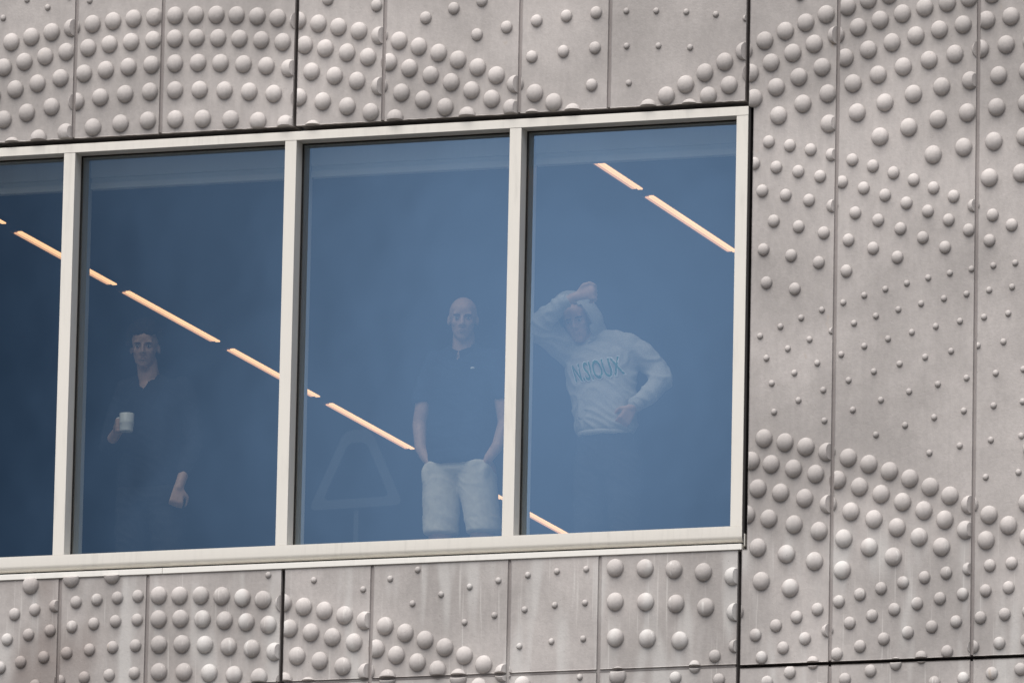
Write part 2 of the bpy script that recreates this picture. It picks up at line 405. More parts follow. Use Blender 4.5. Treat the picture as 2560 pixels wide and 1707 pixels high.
def dome(bm, x, z, r, rect, notch=None):
    x0, x1, z0, z1 = rect
    nu, nv = (26, 9) if r > .02 else (16, 6)
    h = r * .73
    b2 = bmesh.new()
    rings = []
    kx = 1 + random.uniform(-.012, .012); kz = 1.045 + random.uniform(-.012, .012)
    for j in range(nv):
        a = math.pi / 2 * j / nv
        rr = r * math.cos(a); y = -h * math.sin(a)
        rings.append([b2.verts.new((x + rr * kx * math.cos(2 * math.pi * i / nu), y, z + rr * kz * math.sin(2 * math.pi * i / nu))) for i in range(nu)])
    # soft foot where the dome meets the plate
    rings.insert(0, [b2.verts.new((x + (v.co.x - x) * 1.045, .0015, z + (v.co.z - z) * 1.045)) for v in rings[0]])
    for v in rings[1]: v.co.y = -.0012
    top = b2.verts.new((x, -h, z))
    for a, b in zip(rings, rings[1:]):
        for i in range(nu):
            b2.faces.new((a[i], a[(i+1) % nu], b[(i+1) % nu], b[i]))
    for i in range(nu):
        b2.faces.new((rings[-1][i], rings[-1][(i+1) % nu], top))
    R2 = r * 1.1
    cuts = []
    if x + R2 > x1: cuts.append(((x1, 0, z), (1, -.50, 0)))
    if x - R2 < x0: cuts.append(((x0, 0, z), (-1, -.42, 0)))
    if z + R2 > z1: cuts.append(((x, 0, z1), (0, -.35, 1)))
    if z - R2 < z0: cuts.append(((x, 0, z0), (0, -.12, -1)))
    for co, no in cuts:
        if not b2.verts: break
        rsl = bmesh.ops.bisect_plane(b2, geom=b2.verts[:] + b2.edges[:] + b2.faces[:], plane_co=co, plane_no=no, clear_outer=True)
        ed = [e for e in rsl['geom_cut'] if isinstance(e, bmesh.types.BMEdge)]
        cv_ = list({v for e in ed for v in e.verts})
        if len(cv_) >= 3:
            ends = [v for v in cv_ if sum(1 for e in v.link_edges if e in ed) == 1]
            if len(ends) == 2:
                ne = b2.edges.get(ends) or b2.edges.new(ends)
                ed.append(ne)
            try: bmesh.ops.edgeloop_fill(b2, edges=ed)
            except Exception: pass
    if len(b2.verts):
        bmesh.ops.recalc_face_normals(b2, faces=b2.faces[:])
        me = bpy.data.meshes.new('tmp'); b2.to_mesh(me); bm.from_mesh(me); bpy.data.meshes.remove(me)
    b2.free()

def plate(outline, D=.020, chips=False):
    """outline: (x,z) polygon, counter-clockwise seen from outside"""
    bm = bmesh.new()
    pl = []
    n = len(outline)
    for i in range(n):
        a, b = outline[i], outline[(i+1) % n]
        L = math.dist(a, b); k = max(1, int(L / .012))
        hz = abs(a[1] - b[1]) < 1e-6
        for j in range(k):
            t = j / k; x = a[0] + (b[0] - a[0]) * t; z = a[1] + (b[1] - a[1]) * t
            if j:
                am = .0022 if (hz and chips) else .0006
                q = noise.noise(Vector((x * 38, z * 38, 1.3))) + .6 * noise.noise(Vector((x * 110, z * 110, 4)))
                if hz: z += am * q
                else: x += am * q
            pl.append((x, z))
    fv = [bm.verts.new((x, 0, z)) for x, z in pl]
    f = bm.faces.new(fv)
    bm.normal_update()
    if f.normal.y > 0: f.normal_flip()
    es = f.edges[:]
    r = bmesh.ops.extrude_face_region(bm, geom=[f])
    bk = [g for g in r['geom'] if isinstance(g, bmesh.types.BMVert)]
    # the extruded copy becomes the front; taper it a little, like a mould draft
    for v in bk: pass
    for v in fv: v.co.y = D
    fr = [g for g in r['geom'] if isinstance(g, bmesh.types.BMFace)]
    bmesh.ops.inset_region(bm, faces=fr, thickness=.0030, depth=.0, use_even_offset=True)
    outer = {v for v in bk}
    for v in outer: v.co.y = .0032
    bmesh.ops.recalc_face_normals(bm, faces=bm.faces[:])
    return bm

def rects_for(i):
    """cells of strip column i -> list of (x0,x1,z0,z1,panel key,notch)"""
    a, b = XS[i], XS[i+1]
    x0 = a + (JW if a in JO else GW); x1 = b - (JW if b in JO else GW)
    mid = (a + b) / 2
    if mid < 3.6:
        pk = int((mid + 3.6) // 2.4)
        return [(x0, x1, ZW0, ZT, ('up', pk)), (x0, x1, G1 + GW * .8, ZW1, ('lo', pk)), (x0, x1, ZB, G1 - GW * .8, ('lo', pk))]
    pk = 0 if mid < 6.0 else 1
    return [(x0, x1, J1, ZT, ('rt', pk)), (x0, x1, ZB, J2, ('rb', pk))]

cells = {}
for i in range(len(XS) - 1):
    for c in rects_for(i): cells.setdefault(c[4], []).append(c[:4])

PLABEL = {}
for key, cs in cells.items():
    X0 = min(c[0] for c in cs); X1 = max(c[1] for c in cs); Z0 = min(c[2] for c in cs); Z1 = max(c[3] for c in cs)
    bm = bmesh.new()
    e = .0065
    lx = (3.602 + JW) if key[0] in ('rt', 'rb') and key[1] == 0 else X0
    if key == ('rt', 0):
        box(bm, WX + e, X1 - e, .0095, .16, Z0 + e, Z1 - e)
        box(bm, X0 + e, WX + e - .0005, .0095, .16, -.030 + e, Z1 - e)
        box(bm, X0 + e, WX + e - .0005, .0095, .16, Z0 + e, -2.2786 - e)
    else:
        box(bm, X0 + e, X1 - e, .0095, .16, Z0 + e, Z1 - e)
    pan = link('concrete_panel', bm, GROOVE, BLD)
    for (x0, x1, z0, z1) in cs:
        if key == ('rt', 0) and x0 < 3.7:
            out = [(x0, z0), (x1, z0), (x1, z1), (x0, z1), (x0, -.030), (WX, -.030), (WX, -2.2786), (x0, -2.2786)]
        else:
            out = [(x0, z0), (x1, z0), (x1, z1), (x0, z1)]
        b = plate(out, chips=(key[0] in ('up',)))
        for k in 'LMS':
            r = RAD[k]
            for (x, z) in pts[k]:
                if x0 - r * .95 < x < x1 + r * .95 and z0 - r < z < z1 + r:
                    rc = (x0, x1, z0, z1)
                    if key == ('rt', 0) and x0 < 3.7 and -2.2786 < z < -.030: rc = (WX, x1, z0, z1)
                    dome(b, x, z, r, rc)
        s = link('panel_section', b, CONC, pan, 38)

# dark cavity wall behind the panels, with the opening of the window left free
bm = bmesh.new()
box(bm, XL, XR, .17, .33, .03, ZT)
box(bm, XL, XR, .17, .29, ZB, -2.30)
box(bm, 3.66, XR, .17, .31, -2.299, .029)
link('backing_wall', bm, BLACK, BLD)

# window band
FX0, FX1 = XL, 3.611
win = bmesh.new()
box(win, FX0, FX1, 0, .165, -.083, -.038, .0012, 1)
WIN = link('window_frame', win, FRAME, BLD)
bm = bmesh.new()
pp = [(0, -2.160), (0, -2.209)] + [(.034 - .034 * math.cos(R(a)), -2.209 - .027 * math.sin(R(a))) for a in range(10, 91, 10)] + [(.040, -2.236), (.040, -2.190), (.13, -2.190), (.13, -2.160)]
prof(bm, pp, FX0, FX1)
link('sill_rail', bm, FRAME, WIN, 30)
MX = [-.0467 + 1.2 * k for k in (-2, -1, 0, 1, 2)]
MX = [-2.4467, -1.2467, -.0467, 1.1530, 2.3545]
for x in MX:
    bm = bmesh.new(); box(bm, x, x + .0615, .0015, .160, -2.1598, -.0832, .0012, 1)
    link('mullion', bm, FRAME, WIN)
bm = bmesh.new(); box(bm, 3.549, 3.610, .0015, .160, -2.1598, -.0832, .0012, 1)
link('end_stile', bm, FRAME, WIN)
TL = [(0, .001, 0, 0), (.001, 0, 0, .001), (.0005, 0, 0, .0005), (.0010, 0, 0, .0012), (.0005, 0, 0, .0002), (.0008, 0, .0, .0004), (0, 0, 0, 0)]
edges = [FX0] + [x for x in MX] + [3.549]
for i in range(len(edges) - 1):
    a = edges[i] + (.0615 if i else 0); b = edges[i+1]
    bm = bmesh.new()
    vs = [bm.verts.new(v) for v in [(a-.004, .100 + TL[i][0], -2.165), (b+.004, .100 + TL[i][1], -2.165), (b+.004, .100 + TL[i][2], -.080), (a-.004, .100 + TL[i][3], -.080)]]
    bm.faces.new(vs)
    link('glass_pane', bm, GLASS, WIN)
    bm = bmesh.new()
    box(bm, a, a + .0055, .088, .0990, -2.1598, -.0835); box(bm, b - .0055, b, .088, .0990, -2.1598, -.0835)
    box(bm, a + .006, b - .006, .088, .0990, -.0890, -.0835)
    link('gasket', bm, SEAL, WIN)
    # inner reveal and blind cassette behind each pane
    bm = bmesh.new()
    box(bm, a + .006, b - .006, .205, .235, -.172, -.058)
    box(bm, a + .006, b - .006, .222, .250, -.196, -.172)
    box(bm, a + .006, b - .006, .205, .250, -.232, -.196, .003, 1)
    link('blind_cassette', bm, INNER, WIN)
for x in MX + [3.549]:
    bm = bmesh.new(); box(bm, x + .001, x + .060, .161, .250, -2.15, -.04)
    link('inner_post', bm, INNER, WIN)
bm = bmesh.new(); box(bm, FX0, FX1, .131, .30, -2.30, -2.175)
link('inner_sill', bm, INNER, WIN)
bm = bmesh.new(); box(bm, FX0, FX1 + .06, .166, .34, -.0575, .028)
link('lintel', bm, PLASTER, WIN)
# dark seal strip beside the end stile
bm = bmesh.new(); box(bm, 3.6125, 3.6215, .006, .17, -2.236, -.04)
link('seal', bm, SEAL, WIN)

bm = bmesh.new(); box(bm, FX0, FX1, .050, .128, -2.2495, -2.1905)  # black box added to stand for the shade in the gap under the rail
link('gap_shade_box', bm, BLACK, WIN)
# flashing below the sill, two lengths with an open seam
for a, b in ((FX0, .5515), (.5535, 3.612)):
    bm = bmesh.new()
    box(bm, a, b, -.006, .10, -2.2790, -2.2505, .0012, 1)
    link('flashing', bm, FLASH, BLD)
bm = bmesh.new(); box(bm, 3.6235, 3.6270, -.004, .05, -2.262, -2.20, .0008, 1)
link('end_clip', bm, FRAME, BLD)

# ------------------------------------------------------------------ ceiling lights
LIGHT = emit('warm lamp diffuser', (1.0, .58, .29), LAMP_E)
LIGHT2 = emit('warm lamp side glow', (1.0, .52, .28), LAMP_E * .65)
def strip_light(x, y0, L, label):
    t = empty('ceiling_light', (x, y0 + L / 2, ZC), label, 'ceiling light', 'strip lights under the ceiling in rows')
    bm = bmesh.new()
    box(bm, x - .040, x - .036, y0, y0 + L, ZC - .009, ZC); box(bm, x + .036, x + .040, y0, y0 + L, ZC - .009, ZC)
    box(bm, x - .036, x + .036, y0, y0 + L, ZC - .006, ZC)
    link('housing', bm, HOUSING, t)
    bm = bmesh.new(); box(bm, x + .001, x + .030, y0 + .015, y0 + L - .015, ZC - .013, ZC - .0065, .003, 2)
    link('diffuser', bm, LIGHT, t)
    bm = bmesh.new(); box(bm, x - .026, x + .0005, y0 + .035, y0 + L - .035, ZC - .012, ZC - .0065, .003, 2)
    link('reflector', bm, LIGHT2, t)
names = ['warm strip light whose tip shows at the left border of the photo',
         'warm strip light crossing from the cut off left pane towards the first full mullion',
         'warm strip light above and right of the man with the mug, long and unbroken',
         'warm strip light running down to the mullion right of the man with the mug',
         'warm strip light sloping down towards the shoulder and forearm of the bald man',
         'warm strip light of which a speck shows at the hip of the bald man',
         'warm strip light in the lower left corner of the last pane']
ys = [.02, 1.61, 3.19, 4.80, 6.40, 8.03, 9.64]
for y, nme in zip(ys, names): strip_light(-.950, max(y, .36), 1.42 if y > .3 else 1.06, nme)
strip_light(2.565, .36, 1.06, 'shorter warm strip light just under the blind cassette above the hooded person')
strip_light(2.565, 1.56, 1.45, 'long warm strip light reaching the right edge of the last pane')
strip_light(-.955, 11.3, 1.42, 'warm strip light deepest in the left row of the room')

# ------------------------------------------------------------------ people
ICO = {}
def ico(sub):
    if sub not in ICO:
        b = bmesh.new(); bmesh.ops.create_icosphere(b, subdivisions=sub, radius=1)
        b.verts.ensure_lookup_table()
        ICO[sub] = ([v.co.copy() for v in b.verts], [[v.index for v in f.verts] for f in b.faces]); b.free()
    return ICO[sub]

class Blob:
    def __init__(s): s.v = []; s.f = []
    def ell(s, c, r, rot=None, sub=2):
        if isinstance(r, (int, float)): r = (r, r, r)
        if max(r) > .07: sub = 3
        V, F = ico(sub)
        n = len(s.v); c = Vector(c)
        for v in V:
            q = Vector((v.x * r[0], v.y * r[1], v.z * r[2]))
            if rot: q = rot @ q
            s.v.append(c + q)
        s.f += [[n + i for i in f] for f in F]
    def chain(s, P, Rr, step=None, sub=2):
        """P points, Rr radii (number or 3-tuple) per point"""
        P = [Vector(p) for p in P]
        Rr = [(r, r, r) if isinstance(r, (int, float)) else r for r in Rr]
        for a, b, ra, rb in zip(P, P[1:], Rr, Rr[1:]):
            L = (b - a).length
            if step is None: step = .16 if max(ra) > .07 else .3
            k = max(1, int(math.ceil(L / (step * min(min(ra), min(rb))))))
            for i in range(k + 1):
                t = i / k
                s.ell(a.lerp(b, t), tuple(x + (y - x) * t for x, y in zip(ra, rb)), None, sub)
    def head(s, c, M, k=1.0):
        def T(p): return Vector(c) + M @ (Vector(p) * k)
        def e(p, r): s.ell(T(p), tuple(x * k for x in r), M)
        e((0, .014, .030), (.074, .094, .086)); e((0, -.005, .045), (.068, .078, .068))
        e((0, -.022, -.030), (.062, .068, .070)); e((0, -.030, -.062), (.054, .056, .048)); e((0, -.020, -.050), (.060, .045, .040))
        e((0, -.058, -.090), (.032, .028, .024))
        e((0, -.058, .048), (.052, .034, .040))
        for sx in (-1, 1):
            e((.034 * sx, -.060, -.016), (.024, .022, .024))
            e((.076 * sx, .014, -.010), (.009, .018, .029))
            e((.030 * sx, -.076, .028), (.026, .014, .010))
            e((.012 * sx, -.094, -.030), (.009, .010, .008))
        s.chain([T((0, -.086, .018)), T((0, -.106, -.024))], [.0085 * k, .0125 * k])
        e((0, -.068, -.058), (.034, .024, .030)); e((0, -.086, -.0545), (.022, .008, .0055)); e((0, -.084, -.064), (.019, .009, .0055))
        return T
    def build(s, name, material, parent, voxel=.006, it=7, folds=0):
        me = bpy.data.meshes.new(name)
        me.from_pydata([tuple(v) for v in s.v], [], s.f)
        me.update()
        o = bpy.data.objects.new(name, me); COL.objects.link(o)
        m1 = o.modifiers.new('r', 'REMESH'); m1.mode = 'VOXEL'; m1.voxel_size = voxel; m1.adaptivity = 0
        m2 = o.modifiers.new('s', 'SMOOTH'); m2.factor = .5; m2.iterations = it
        dg = bpy.context.evaluated_depsgraph_get()
        nm = bpy.data.meshes.new_from_object(o.evaluated_get(dg))
        o.modifiers.clear(); o.data = nm; nm.name = name
        bpy.data.meshes.remove(me)
        nm.materials.clear(); nm.materials.append(material)
        if folds:
            import numpy as np
            co = [v.co.copy() for v in nm.vertices]; no = [v.normal.copy() for v in nm.vertices]
            for v, c_, n_ in zip(nm.vertices, co, no):
                q = Vector((c_.x * 9 + c_.z * 5, c_.y * 7, c_.z * 15 + c_.x * 6)) + noise.noise_vector(c_ * 5) * 1.1
                f_ = 1 - abs(noise.noise(q)) * 2.6
                g_ = noise.noise(c_ * 22)
                v.co = c_ + n_ * folds * max(-.15, max(-.6, f_) * .9 + g_ * .4 - .25)
            nm.update()
        sm(nm, 180)
        o.parent = parent; o.matrix_parent_inverse = Matrix.Translation(-world_loc(parent))
        return o

def hand(B, wrist, d, nrm, curl=.4, k=1.0, thumb=1):
    """d: direction of the palm, nrm: direction of the back of the hand; thumb side = d x nrm * thumb"""
    w = Vector(wrist); d = Vector(d).normalized(); n = Vector(nrm); n = (n - d * n.dot(d)).normalized()
    s = d.cross(n).normalized() * thumb
    for i, off in enumerate((-.030, -.010, .010, .030)):
        B.chain([w + s * off * .5 * k, w + d * .085 * k + s * off * k], [.016 * k, .013 * k], .5)
    for i, off in enumerate((.034, .012, -.011, -.033)):          # index .. little
        L = (.068, .076, .070, .055)[i] * k
        p = w + d * .088 * k + s * off * k; dirn = d.copy(); P = [p]
        ax = d.cross(n).normalized()
        c = curl * (1 + .10 * i)
        for seg in (.45, .32, .23):
            dirn = Matrix.Rotation(-c * 1.25, 3, ax) @ dirn
            p = p + dirn * L * seg; P.append(p)
        B.chain(P, [.0092 * k, .0085 * k, .0080 * k, .0070 * k], .5)
    a = w + s * .026 * k + d * .022 * k
    b = a + (d * .55 + s * .75 - n * .25).normalized() * .038 * k
    c2 = b + (d * .85 + s * .15 - n * .5).normalized() * .030 * k
    e2 = c2 + (d * .9 - n * .45 - s * .2).normalized() * .024 * k
    B.chain([a, b, c2, e2], [.014 * k, .0115 * k, .0098 * k, .0082 * k], .5)

def small(name, material, parent, items, smooth=180):
    bm = bmesh.new()
    for c, r, M in items:
        m = Matrix.Translation(c) @ (M.to_4x4() if M else Matrix.Identity(4)) @ Matrix.Diagonal((*r, 1))
        bmesh.ops.create_uvsphere(bm, u_segments=16, v_segments=10, radius=1, matrix=m)
    return link(name, bm, material, parent, smooth)

def face_bits(T, M, parent, brow, k=1.0, hs=True):
    for sx in (-1, 1):
        e = small('eye', EYEW, parent, [(T((.031 * sx, -.0785, .006)), (.0115 * k, .009 * k, .0045 * k), M)])
        small('iris', EYED, e, [(T((.031 * sx, -.0868, .0055)), (.0050 * k, .003 * k, .0045 * k), M)])
        bm = bmesh.new()
        b = Blob(); b.chain([T((.013 * sx, -.088, .021)), T((.030 * sx, -.088, .0245)), T((.049 * sx, -.074, .020))], [.0032 * k, .0040 * k, .0028 * k])
        b.build('eyebrow', brow, parent, .003, 2)
    small('lips', LIPS, parent, [(T((0, -.0925, -.0555)), (.020 * k, .006 * k, .0032 * k), M), (T((0, -.0905, -.0635)), (.017 * k, .006 * k, .0040 * k), M)])

SK1 = skin('fair skin', (.62, .40, .30)); SK2 = skin('tanned skin', (.58, .36, .26)); SK3 = skin('warm skin', (.62, .38, .28))
EYEW = painted('eye white', (.6, .58, .55), .3, 0); EYED = painted('dark iris', (.03, .02, .015), .2, 0); LIPS = painted('lips', (.50, .31, .24), .5, .1)
HAIR = cloth('dark brown hair', (.035, .022, .015), .7, 60, .5); BROW = cloth('brown brows', (.05, .032, .022), .8, 60, .3)
NAVY = cloth('navy knit shirt', (.018, .030, .055)); DARK = cloth('near black shirt', (.022, .024, .032)); TROU = cloth('dark trousers', (.03, .033, .04))
SHORT = cloth('pale stone shorts', (.70, .65, .54), .9, 26, .10); GREYH = cloth('heather grey fleece', (.52, .50, .46), .95, 160, .14)
GREEN = cloth('green lettering', (.02, .20, .13), .8, 40, .1); PALE = cloth('white piping', (.8, .8, .76), .8, 40, .1)
SHOE = painted('dark shoe leather', (.03, .025, .02), .5, .1)

def rot(yaw, pitch, roll=0):
    """head facing -Y; yaw>0 turns to +X, pitch>0 looks down, roll>0 tips the crown towards -X"""
    return Matrix.Rotation(R(yaw), 3, 'Z') @ Matrix.Rotation(R(pitch), 3, 'X') @ Matrix.Rotation(R(-roll), 3, 'Y')

def legs(B, hx, hy, hz, spread, r=(.088, .060, .042), knee=None):
    for sx in (-1, 1):
        h = (hx + sx * .085, hy, hz); kx = hx + sx * spread
        B.chain([h, (kx, hy - .01, (hz + ZF) / 2 + .04), (kx + sx * .01, hy + .01, ZF + .08)], [r[0], r[1], r[2]])

def feet(parent, hx, hy, spread):
    for sx in (-1, 1):
        b = Blob(); x = hx + sx * (spread + .01)
        b.chain([(x, hy + .03, ZF + .048), (x, hy - .05, ZF + .045), (x + sx * .01, hy - .16, ZF + .036)], [(.040, .045, .048), (.042, .04, .045), (.044, .045, .034)])
        b.build('shoe', SHOE, parent, .007, 3)

def collar_(parent, material, c, rx, ry, drop, zt):
    """open polo collar, two leaves"""
    for sx in (-1, 1):
        bm = bmesh.new()
        n = 10; a = []; b = []
        for i in range(n + 1):
            t = math.pi / 2 * (i / n) * 1.9
            x = c[0] + sx * rx * math.sin(t); y = c[1] - ry * math.cos(t); z = zt - drop * (1 - i / n) ** 1.6
            a.append(bm.verts.new((x + sx * .001, y, z)))
            b.append(bm.verts.new((x + sx * .018, y - .016 * math.cos(t), z - .030 - .018 * (1 - i / n))))
        for i in range(n): bm.faces.new((a[i], a[i+1], b[i+1], b[i]))
        r = bmesh.ops.solidify(bm, geom=bm.faces[:], thickness=.004)
        link('collar', bm, material, parent, 60)

def vneck(o, cx, zt, zv, w):
    b = bmesh.new(); b.from_mesh(o.data)
    dl = []
    for f in b.faces:
        c = f.calc_center_median()
        if f.normal.y < -.05 and c.z > zv and abs(c.x - cx) < w * (c.z - zv) / (zt - zv): dl.append(f)
        elif c.z > zt: dl.append(f)
    bmesh.ops.delete(b, geom=dl, context='FACES'); b.to_mesh(o.data); b.free()

def traps(S, cx, cy, zn, dx, zs, r=.040):
    for sx in (-1, 1):
        S.chain([(cx + sx * .042, cy, zn), (cx + sx * dx, cy + .005, zs)], [(r * .8, r * .9, r * .7), (r, r * 1.1, r * .8)])

# --- bald man, hands in pockets
px, py = 1.945, .50
t = empty('person', (px, py, ZF), 'bald man in a dark polo shirt and pale shorts, hands in his pockets', 'person', 'people looking out through the window')
M = rot(17, 11)
B = Blob()
T = B.head((1.955, .485, -.944), M, .965)
B.chain([(1.952, .51, -1.02), (1.948, .52, -1.13)], [.056, .062])
tor = [((px, .525, -1.145), (.130, .072, .045)), ((px, .52, -1.23), (.165, .10, .08)), ((px, .51, -1.38), (.150, .105, .08)), ((px, .50, -1.52), (.148, .105, .08)), ((px, .51, -1.66), (.160, .11, .08))]
B.chain([a for a, b in tor], [b for a, b in tor])
B.chain([(1.80, .525, -1.150), (1.745, .53, -1.33), (1.722, .52, -1.47), (1.748, .47, -1.60), (1.785, .455, -1.66)], [.052, .047, .039, .032, .026])
B.chain([(2.095, .525, -1.150), (2.155, .53, -1.33), (2.180, .52, -1.48), (2.158, .47, -1.61), (2.118, .455, -1.67)], [.052, .047, .039, .032, .026])
hand(B, (1.785, .455, -1.66), (.42, .12, -1), (-1, -.3, 0), .3, .9, 1)
hand(B, (2.118, .455, -1.67), (-.42, .12, -1), (1, -.3, 0), .3, .9, -1)
legs(B, px + .02, .51, -1.73, .115)
B.build('body', SK2, t)
face_bits(T, M, t, BROW, .965)
S = Blob()
S.chain([(px, .525, -1.115), (px, .525, -1.140)], [(.085, .066, .02), (.145, .082, .04)])
S.chain([a for a, b in tor], [(b[0] + .020, b[1] + .020, b[2]) for a, b in tor])
for sx, x0, x1 in ((-1, 1.80, 1.742), (1, 2.095, 2.158)):
    S.chain([(x0, .525, -1.150), (x1, .53, -1.325), (x1, .53, -1.352)], [.060, (.064, .060, .03), (.066, .062, .012)])
S.chain([(px, .50, -1.64), (px, .495, -1.688)], [(.168, .136, .03), (.138, .138, .015)])
traps(S, px, .520, -1.080, .115, -1.135)
so_ = S.build('polo_shirt', NAVY, t, folds=.008)
vneck(so_, 1.948, -1.070, -1.165, .062)
collar_(t, NAVY, (1.950, .515), .062, .074, .055, -1.062)
small('shirt_emblem', PALE, t, [((2.040, .402, -1.215), (.012, .005, .006), None)])
H = Blob()
H.chain([(px, .51, -1.655), (px, .51, -1.72)], [(.164, .110, .02), (.182, .124, .04)])
for sx, kx, ox in ((-1, 1.855, 1.855), (1, 2.058, 2.084)):
    H.chain([(px + sx * .080, .51, -1.70), (kx, .50, -1.87), (ox, .50, -2.02), (ox, .50, -2.040)], [(.106, .118, .04), (.096, .108, .04), (.090, .102, .03), (.089, .101, .012)])
    H.ell((px + sx * .150, .455, -1.745), (.032, .046, .070))
H.build('shorts', SHORT, t, folds=.0035)
feet(t, px + .02, .51, .115)

# --- man with the mug
px = .235; py = .62
t = empty('person', (px, py, ZF), 'dark haired man in a black collared shirt raising a white mug', 'person', 'people looking out through the window')
M = rot(14, 10)
B = Blob()
T = B.head((.190, .60, -.985), M, .95)
B.chain([(.195, .625, -1.06), (.205, .64, -1.17)], [.055, .060])
tor = [((px, .64, -1.20), (.140, .075, .05)), ((px, .635, -1.29), (.165, .10, .08)), ((px, .63, -1.42), (.155, .11, .08)), ((px, .62, -1.56), (.155, .115, .08)), ((px, .63, -1.70), (.160, .115, .08))]
B.chain([a for a, b in tor], [b for a, b in tor])
B.chain([(.085, .64, -1.20), (.030, .64, -1.36), (.010, .60, -1.49), (.075, .48, -1.475), (.143, .40, -1.440)], [.046, .040, .034, .030, .026])
B.chain([(.385, .64, -1.20), (.440, .65, -1.38), (.462, .63, -1.50), (.440, .55, -1.66), (.428, .52, -1.735)], [.046, .040, .034, .029, .026])
# hand on the mug: palm behind the handle, fingers wrapped round it
MO = Vector((.083, 0, -.068))
def mv(L_): return [Vector(q) + MO for q in L_]
W = Vector((.052, .398, -1.372))
B.chain(mv([W, (.068, .372, -1.362)]), [.028, (.026, .024, .036)])
for i in range(4):
    z = -1.338 - i * .0195
    B.chain(mv([(.070, .372, z), (.062, .345, z - .002), (.072, .326, z - .003), (.092 - .002 * i, .330, z - .003), (.096, .345, z - .002)]), [.0100, .0092, .0088, .0082, .0072], .5)
B.chain(mv([(.066, .385, -1.335), (.078, .372, -1.318), (.098, .362, -1.312)]), [.0125, .0105, .0088], .5)
hand(B, (.428, .52, -1.735), (-.10, -.15, -1), (.5, -1, 0), .75, .92, -1)
legs(B, px, .63, -1.78, .11, (.068, .050, .040))
B.build('body', SK1, t)
face_bits(T, M, t, BROW, .95)
S = Blob()
S.chain([(px - .02, .645, -1.165), (px, .64, -1.19)], [(.105, .066, .02), (.150, .082, .04)])
S.chain([a for a, b in tor], [(b[0] + .020, b[1] + .018, b[2]) for a, b in tor])
S.chain([(.085, .64, -1.20), (.028, .64, -1.36), (.008, .60, -1.49), (.065, .50, -1.475)], [.062, .056, .050, .040])
S.chain([(.385, .64, -1.20), (.442, .65, -1.38), (.464, .63, -1.50), (.444, .56, -1.64)], [.062, .056, .050, .040])
traps(S, .200, .640, -1.140, .125, -1.180)
so_ = S.build('shirt', DARK, t, folds=.010)
vneck(so_, .203, -1.12, -1.225, .058)
collar_(t, DARK, (.203, .63), .060, .070, .070, -1.135)
H = Blob()
H.chain([(px, .63, -1.70), (px, .63, -1.78)], [(.172, .125, .05), (.178, .125, .06)])
for sx in (-1, 1):
    H.chain([(px + sx * .078, .63, -1.74), (px + sx * .11, .62, -2.14), (px + sx * .12, .64, ZF + .08)], [(.102, .118, .05), (.070, .075, .06), (.058, .065, .04)])
H.build('trousers', TROU, t, folds=.010)
hb = Blob()
rnd = random.Random(3)
for i in range(190):
    a = rnd.uniform(0, 2 * math.pi); e = rnd.uniform(-.25, 1.5)
    d = Vector((math.cos(a) * math.cos(e), math.sin(a) * math.cos(e), math.sin(e)))
    if d.y < -.35 and d.z < .45: continue
    p = T((d.x * .086, .016 + d.y * .100, .040 + d.z * .098))
    hb.ell(p, rnd.uniform(.018, .030), None, 1)
hb.build('hair', HAIR, t, .005, 2)
feet(t, px, .63, .11)

# the mug he holds
MUG = painted('white glazed china', (.85, .87, .84), .2, .02)
mx_, my_, mz_ = .205, .335, -1.473
t = empty('mug', (mx_, my_, mz_), 'white straight sided mug raised by the dark haired man', 'mug')
bm = bmesh.new()
pr = [(0, 0), (.030, 0), (.0345, .004), (.0365, .040), (.0378, .043), (.0378, .050), (.0368, .053), (.0385, .092), (.0375, .0935), (.0355, .092), (.032, .008), (0, .006)]
rings = []
for r_, h_ in pr:
    rings.append([bm.verts.new((mx_ + r_ * math.cos(2*math.pi*i/32), my_ + r_ * math.sin(2*math.pi*i/32), mz_ + h_)) for i in range(32)] if r_ else [bm.verts.new((mx_, my_, mz_ + h_))])
for a, b in zip(rings, rings[1:]):
    for i in range(32):
        j = (i + 1) % 32
        q = [a[i % len(a)], a[j % len(a)], b[j % len(b)], b[i % len(b)]]
        q = list(dict.fromkeys(q))
        if len(q) > 2: bm.faces.new(q)
bmesh.ops.recalc_face_normals(bm, faces=bm.faces[:])
link('cup', bm, MUG, t, 40)
hb = Blob()
hb.chain([(mx_ - .034, my_, mz_ + .076), (mx_ - .054, my_, mz_ + .070), (mx_ - .060, my_, mz_ + .048), (mx_ - .050, my_, mz_ + .026), (mx_ - .034, my_, mz_ + .020)], [.005] * 5, .5)
hb.build('handle', MUG, t, .003, 2)

# --- person in the grey hoodie leaning a forearm above the head
px = 2.74; py = .44
t = empty('person', (px, py, ZF), 'person in a grey hooded sweatshirt leaning one raised forearm over the head', 'person', 'people looking out through the window')
M = rot(8, 14, 14)
B = Blob()
T = B.head((2.592, .40, -1.005), M, .93)
B.chain([(2.61, .44, -1.07), (2.665, .47, -1.16)], [.055, .066])
tor = [((2.685, .46, -1.165), (.135, .078, .05)), ((2.700, .455, -1.25), (.160, .10, .08)), ((2.725, .45, -1.40), (.145, .105, .08)), ((2.745, .44, -1.54), (.135, .105, .08)), ((2.75, .45, -1.66), (.150, .11, .08))]
B.chain([a for a, b in tor], [b for a, b in tor])
LA = [(2.535, .46, -1.15), (2.425, .27, -1.035), (2.560, .235, -.945), (2.640, .235, -.912)]
B.chain(LA, [.044, .036, .028, .026])
